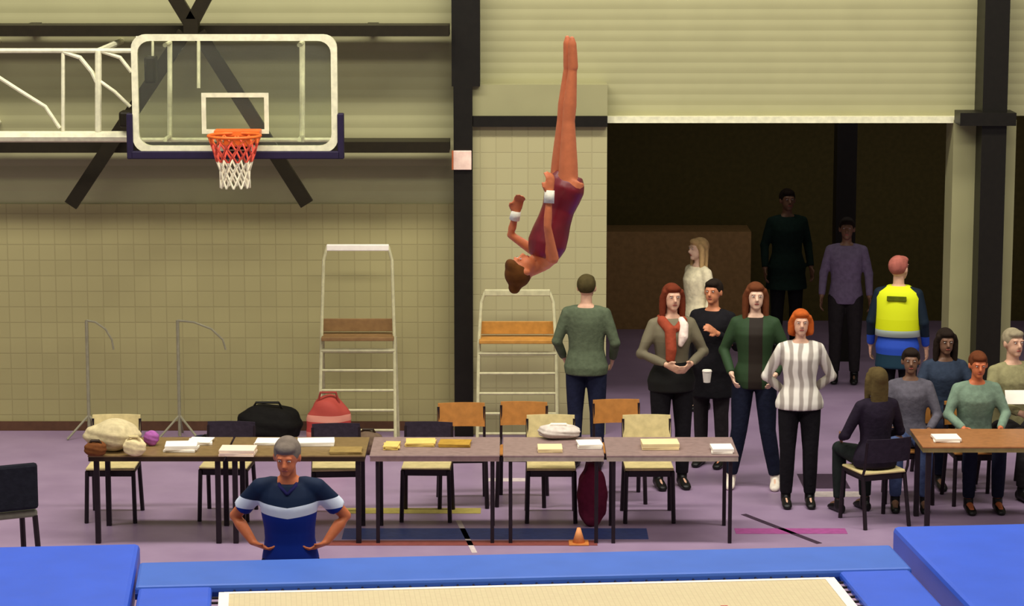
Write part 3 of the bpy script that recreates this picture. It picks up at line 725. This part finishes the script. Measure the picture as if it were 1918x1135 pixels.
# ------------------------------------------------------------------ umpire chairs: white tube frames with wooden seat and steps
M_tube = mat('cream_tube', (196, 190, 150), .5)
def umpire(label, px0, px1, Y, ztop, seat_m, arms=True):
    x0, x1 = X(px0, Y, 1), X(px1, Y, 1); w2 = (x1-x0)/2
    t = thing('umpire_chair', label, 'umpire chair', ((x0+x1)/2, Y, 0))
    for s in (-1, 1):
        bm = bmesh.new(); add_tube(bm, [(s*w2, -.30, 0), (s*w2*.96, -.05, 1.0), (s*w2*.90, .05, ztop*.93), (s*w2*.8, .06, ztop)], .016, 8); obj('front_leg', bm, M_tube, t)
        bm = bmesh.new(); add_tube(bm, [(s*w2, .32, 0), (s*w2*.96, .12, 1.0)], .016, 8); obj('rear_leg', bm, M_tube, t)
    bm = bmesh.new(); add_box(bm, -w2*.82, w2*.82, .04, .08, ztop-.04, ztop+.02, bev=.008); obj('top_rail', bm, M_paper if arms else M_tube, t)
    bm = bmesh.new(); add_box(bm, -w2*.95, w2*.95, -.14, .16, 1.0, 1.035, bev=.006); obj('seat', bm, seat_m, t)
    bm = bmesh.new(); add_box(bm, -w2*.94, w2*.94, .05, .07, 1.06, 1.18, bev=.005); obj('backrest', bm, seat_m, t)
    for i, z in enumerate((.9, .72, .54, .36, .18)):
        y = -.30 + .25*z
        bm = bmesh.new(); add_tube(bm, [(-w2*.97, y, z), (w2*.97, y, z)], .013 if i else .02, 8); obj('step', bm, M_tube, t)
    return t
umpire('tall white tube umpire chair against the block wall, red bag at its foot', 600, 742, 24.55, Z(462, 24.6), mat('dull_brown_seat', (140, 106, 66), .6))
umpire('tall white tube umpire chair with orange wooden seat, right of the black column', 894, 1044, 24.4, Z(548, 24.4), mat('bright_orange_wood', (190, 134, 60), .5), False)

# faint grey stands against the block wall
def stand(label, px, Y, hgt, arm):
    t = thing('floor_stand', label, 'stand', (X(px, Y, .5), Y, 0))
    bm = bmesh.new(); add_tube(bm, [(0, 0, .02), (0, 0, hgt)], .016, 8); obj('pole', bm, M_grey, t)
    for a in (90, 210, 330):
        bm = bmesh.new(); add_tube(bm, [(0, 0, .22), (.22*math.cos(R(a)), .22*math.sin(R(a)), 0.01)], .011, 8); obj('foot', bm, M_grey, t)
    bm = bmesh.new(); add_tube(bm, [(0, 0, hgt)] + [(arm*math.sin(R(v)), 0, hgt-.28+.28*math.cos(R(v))) for v in (20, 45, 70, 90)], .010, 8); obj('curved_arm', bm, M_grey, t)
stand('faint grey tripod stand with a bent arm, left one by the block wall', 165, 24.8, Z(600, 24.8), .25)
stand('faint grey tripod stand with a longer bent arm, right one by the block wall', 335, 24.8, Z(600, 24.8), .45)

# ------------------------------------------------------------------ bags, clothes, papers and small things
def heap(name, label, cat, p, r, m, seed, rot=0, handle=None, squash=2.4, group=None):
    rnd = random.Random(seed); t = thing(name, label, cat, p, rot, group)
    bm = bmesh.new()
    q = bmesh.ops.create_icosphere(bm, subdivisions=4, radius=1)
    ph = [rnd.uniform(0, 6.28) for _ in range(6)]
    for v in bm.verts:
        c = v.co; e = squash
        n_ = (abs(c.x)**e+abs(c.y)**e+abs(c.z)**e)**(-1/e)
        f = n_*(1+.05*math.sin(5*c.x+ph[0])+.05*math.sin(6*c.y+ph[1]+2*c.x)+.03*math.sin(11*c.z+ph[2]+3*c.x))
        v.co = Vector((c.x*f*r[0], c.y*f*r[1], c.z*f*r[2]+r[2]))
        if v.co.z < 0: v.co.z = 0
    obj('bag_body' if handle else 'fabric', bm, m, t, True)
    if handle:
        bm = bmesh.new()
        add_tube(bm, [(-r[0]*.5, -.02, r[2]*1.75), (-r[0]*.35, -.03, r[2]*2.15), (r[0]*.35, -.03, r[2]*2.15), (r[0]*.5, -.02, r[2]*1.75)], .012, 8)
        obj('handle', bm, handle, t)
    return t
def on(px, py_base, z=0):
    Y = G(py_base, z); return Vector((X(px, Y, z), Y, z))
zt = .732
heap('jacket', 'cream jacket heaped on the left-end table', 'jacket', on(212, 842, zt), (.22, .17, .12), cloth('cream_cloth', (206, 190, 148)), 1, squash=2)
heap('handbag', 'brown leather bag at the left end of the table row', 'bag', on(180, 854, zt), (.085, .07, .06), cloth('brown_leather', (112, 66, 34)), 2, handle=M_edge)
heap('pouch', 'small purple and pink pouch beside the cream jacket', 'pouch', on(284, 834, zt), (.06, .05, .06), cloth('purple_pink', (170, 96, 166)), 3)
heap('tote_bag', 'cream canvas bag right of the heaped cream jacket', 'bag', on(252, 854, zt), (.09, .06, .075), cloth('canvas', (226, 208, 160)), 4, handle=M_birch)
heap('duffel_bag', 'big rounded black bag on the floor by the block wall', 'bag', Vector((X(502, 24.5, .2), 24.5, 0)), (.30, .22, .19), cloth('black_nylon', (20, 18, 16)), 5, handle=M_black, squash=2.1)
heap('duffel_bag', 'low navy bag left of the big black bag', 'bag', Vector((X(400, 24.3, .1), 24.3, 0)), (.22, .15, .065), cloth('navy_nylon', (24, 34, 56)), 6, handle=M_black)
heap('backpack', 'maroon bag standing on the floor by the table legs', 'bag', on(1108, 985, 0), (.12, .1, .25), cloth('maroon_nylon', (112, 36, 60)), 7, handle=mat('maroon_strap', (70, 22, 34), .7))
red = heap('backpack', 'red and pale pink striped bag at the foot of the umpire chair', 'bag', Vector((X(616, 24.0, .2), 24.0, 0)), (.2, .14, .28), bands('red_pink_stripes', [(0, (178, 70, 62)), (.16, (206, 120, 104)), (.24, (180, 66, 60)), (.34, (212, 140, 120)), (.40, (170, 70, 60))]), 8, handle=mat('red_strap', (150, 60, 50), .7))
heap('shoulder_bag', 'small brown bag right of the red striped bag', 'bag', Vector((X(690, 24.1, .1), 24.1, 0)), (.13, .1, .11), cloth('taupe_nylon', (112, 92, 74)), 9, handle=M_edge)
heap('shopping_bag', 'rounded white bag on the mauve table left of the loose white sheets', 'bag', on(1046, 820, zt), (.17, .12, .055), cloth('white_nylon', (208, 196, 186)), 10, handle=M_paper)
def sheets(label, px, py, wpx, m, seed, thick=.02, rot=0):
    p = on(px, py, zt); d = .21; w_ = wpx/236
    t = thing('paper_stack', label, 'papers', p, rot)
    rnd = random.Random(seed)
    for i in range(3):
        bm = bmesh.new(); a = rnd.uniform(-.12, .12)
        add_box(bm, -w_/2, w_/2, -d/2, d/2, thick*i/3+.0005, thick*(i+1)/3-.0005, rot=Matrix.Rotation(a, 3, 'Z'), piv=(0, 0, 0)); obj('sheet', bm, m, t)
    return t
sheets('stack of white papers left of the coach, nearest the pouch', 340, 842, 60, M_paper, 1, .05)
sheets('small pile of white papers behind the front stack left of the coach', 376, 829, 44, M_paper, 2, .025)
sheets('pale peach papers directly left of the coach\'s head', 446, 850, 66, mat('peach_paper', (246, 222, 196), .8, var=.04), 3, .05)
sheets('white papers showing just behind the coach\'s head', 505, 829, 52, M_paper, 4, .02)
sheets('white papers right of the coach\'s head', 592, 831, 70, M_paper, 5, .03)
sheets('tan folder at the right end of the brown tables', 648, 846, 60, mat('tan_folder', (150, 124, 70), .7), 6, .02)
sheets('pale yellow papers on the mauve table', 788, 832, 56, M_papery, 7, .03)
sheets('small yellow pad left of the pale yellow papers', 734, 838, 28, M_papery, 8, .03)
sheets('mustard folder on the mauve table', 852, 833, 60, mat('mustard_folder', (178, 138, 52), .7), 9, .025)
sheets('cream papers below the rounded white bag', 1030, 843, 46, M_paperc, 10, .03)
sheets('bright white papers right of the rounded white bag', 1104, 836, 46, M_paper, 11, .035)
sheets('warm cream papers on the end table in front of the plywood chair', 1236, 838, 70, M_paperc, 12, .05)
sheets('white papers at the right end of the long table row', 1352, 845, 40, M_paper, 13, .04)
sheets('white papers on the wooden table at the right edge of the photo', 1772, 824, 50, M_paper, 14, .03)
# cup held by the person in black
cup = thing('paper_cup', 'white paper cup held by the person in the black coat', 'cup', (0, 0, 0))
bm = bmesh.new(); add_rings(bm, [((0, 0, 0), (.03, 0, 0), (0, .03, 0)), ((0, 0, .1), (.042, 0, 0), (0, .042, 0))], 18); obj('cup_body', bm, M_paper, cup)
bm = bmesh.new(); add_rings(bm, [((0, 0, .1), (.045, 0, 0), (0, .045, 0)), ((0, 0, .112), (.04, 0, 0), (0, .04, 0))], 18); obj('lid', bm, M_paper, cup)
cup.location = at(1324, 716, 23.33)
# sheet held by the khaki person
sh_ = thing('paper_sheet', 'white sheet held by the person in khaki jacket', 'paper', at(1905, 745, 22.3))
bm = bmesh.new(); add_box(bm, -.1, .1, -.002, .002, -.06, .07, rot=Matrix.Rotation(R(-35), 3, 'X')); obj('sheet', bm, M_paper, sh_)
# orange cone on the floor
cn = thing('marker_cone', 'small orange cone on the floor behind the trampoline', 'cone', on(1084, 1018, 0))
bm = bmesh.new(); add_rings(bm, [((0, 0, .012), (.05, 0, 0), (0, .05, 0)), ((0, 0, .13), (.014, 0, 0), (0, .014, 0))], 20); obj('cone_body', bm, mat('cone_orange', (226, 150, 92), .5), cn, True)
bm = bmesh.new(); add_box(bm, -.08, .08, -.08, .08, 0, .012, bev=.004); obj('base', bm, mat('cone_base', (196, 120, 60), .5), cn)
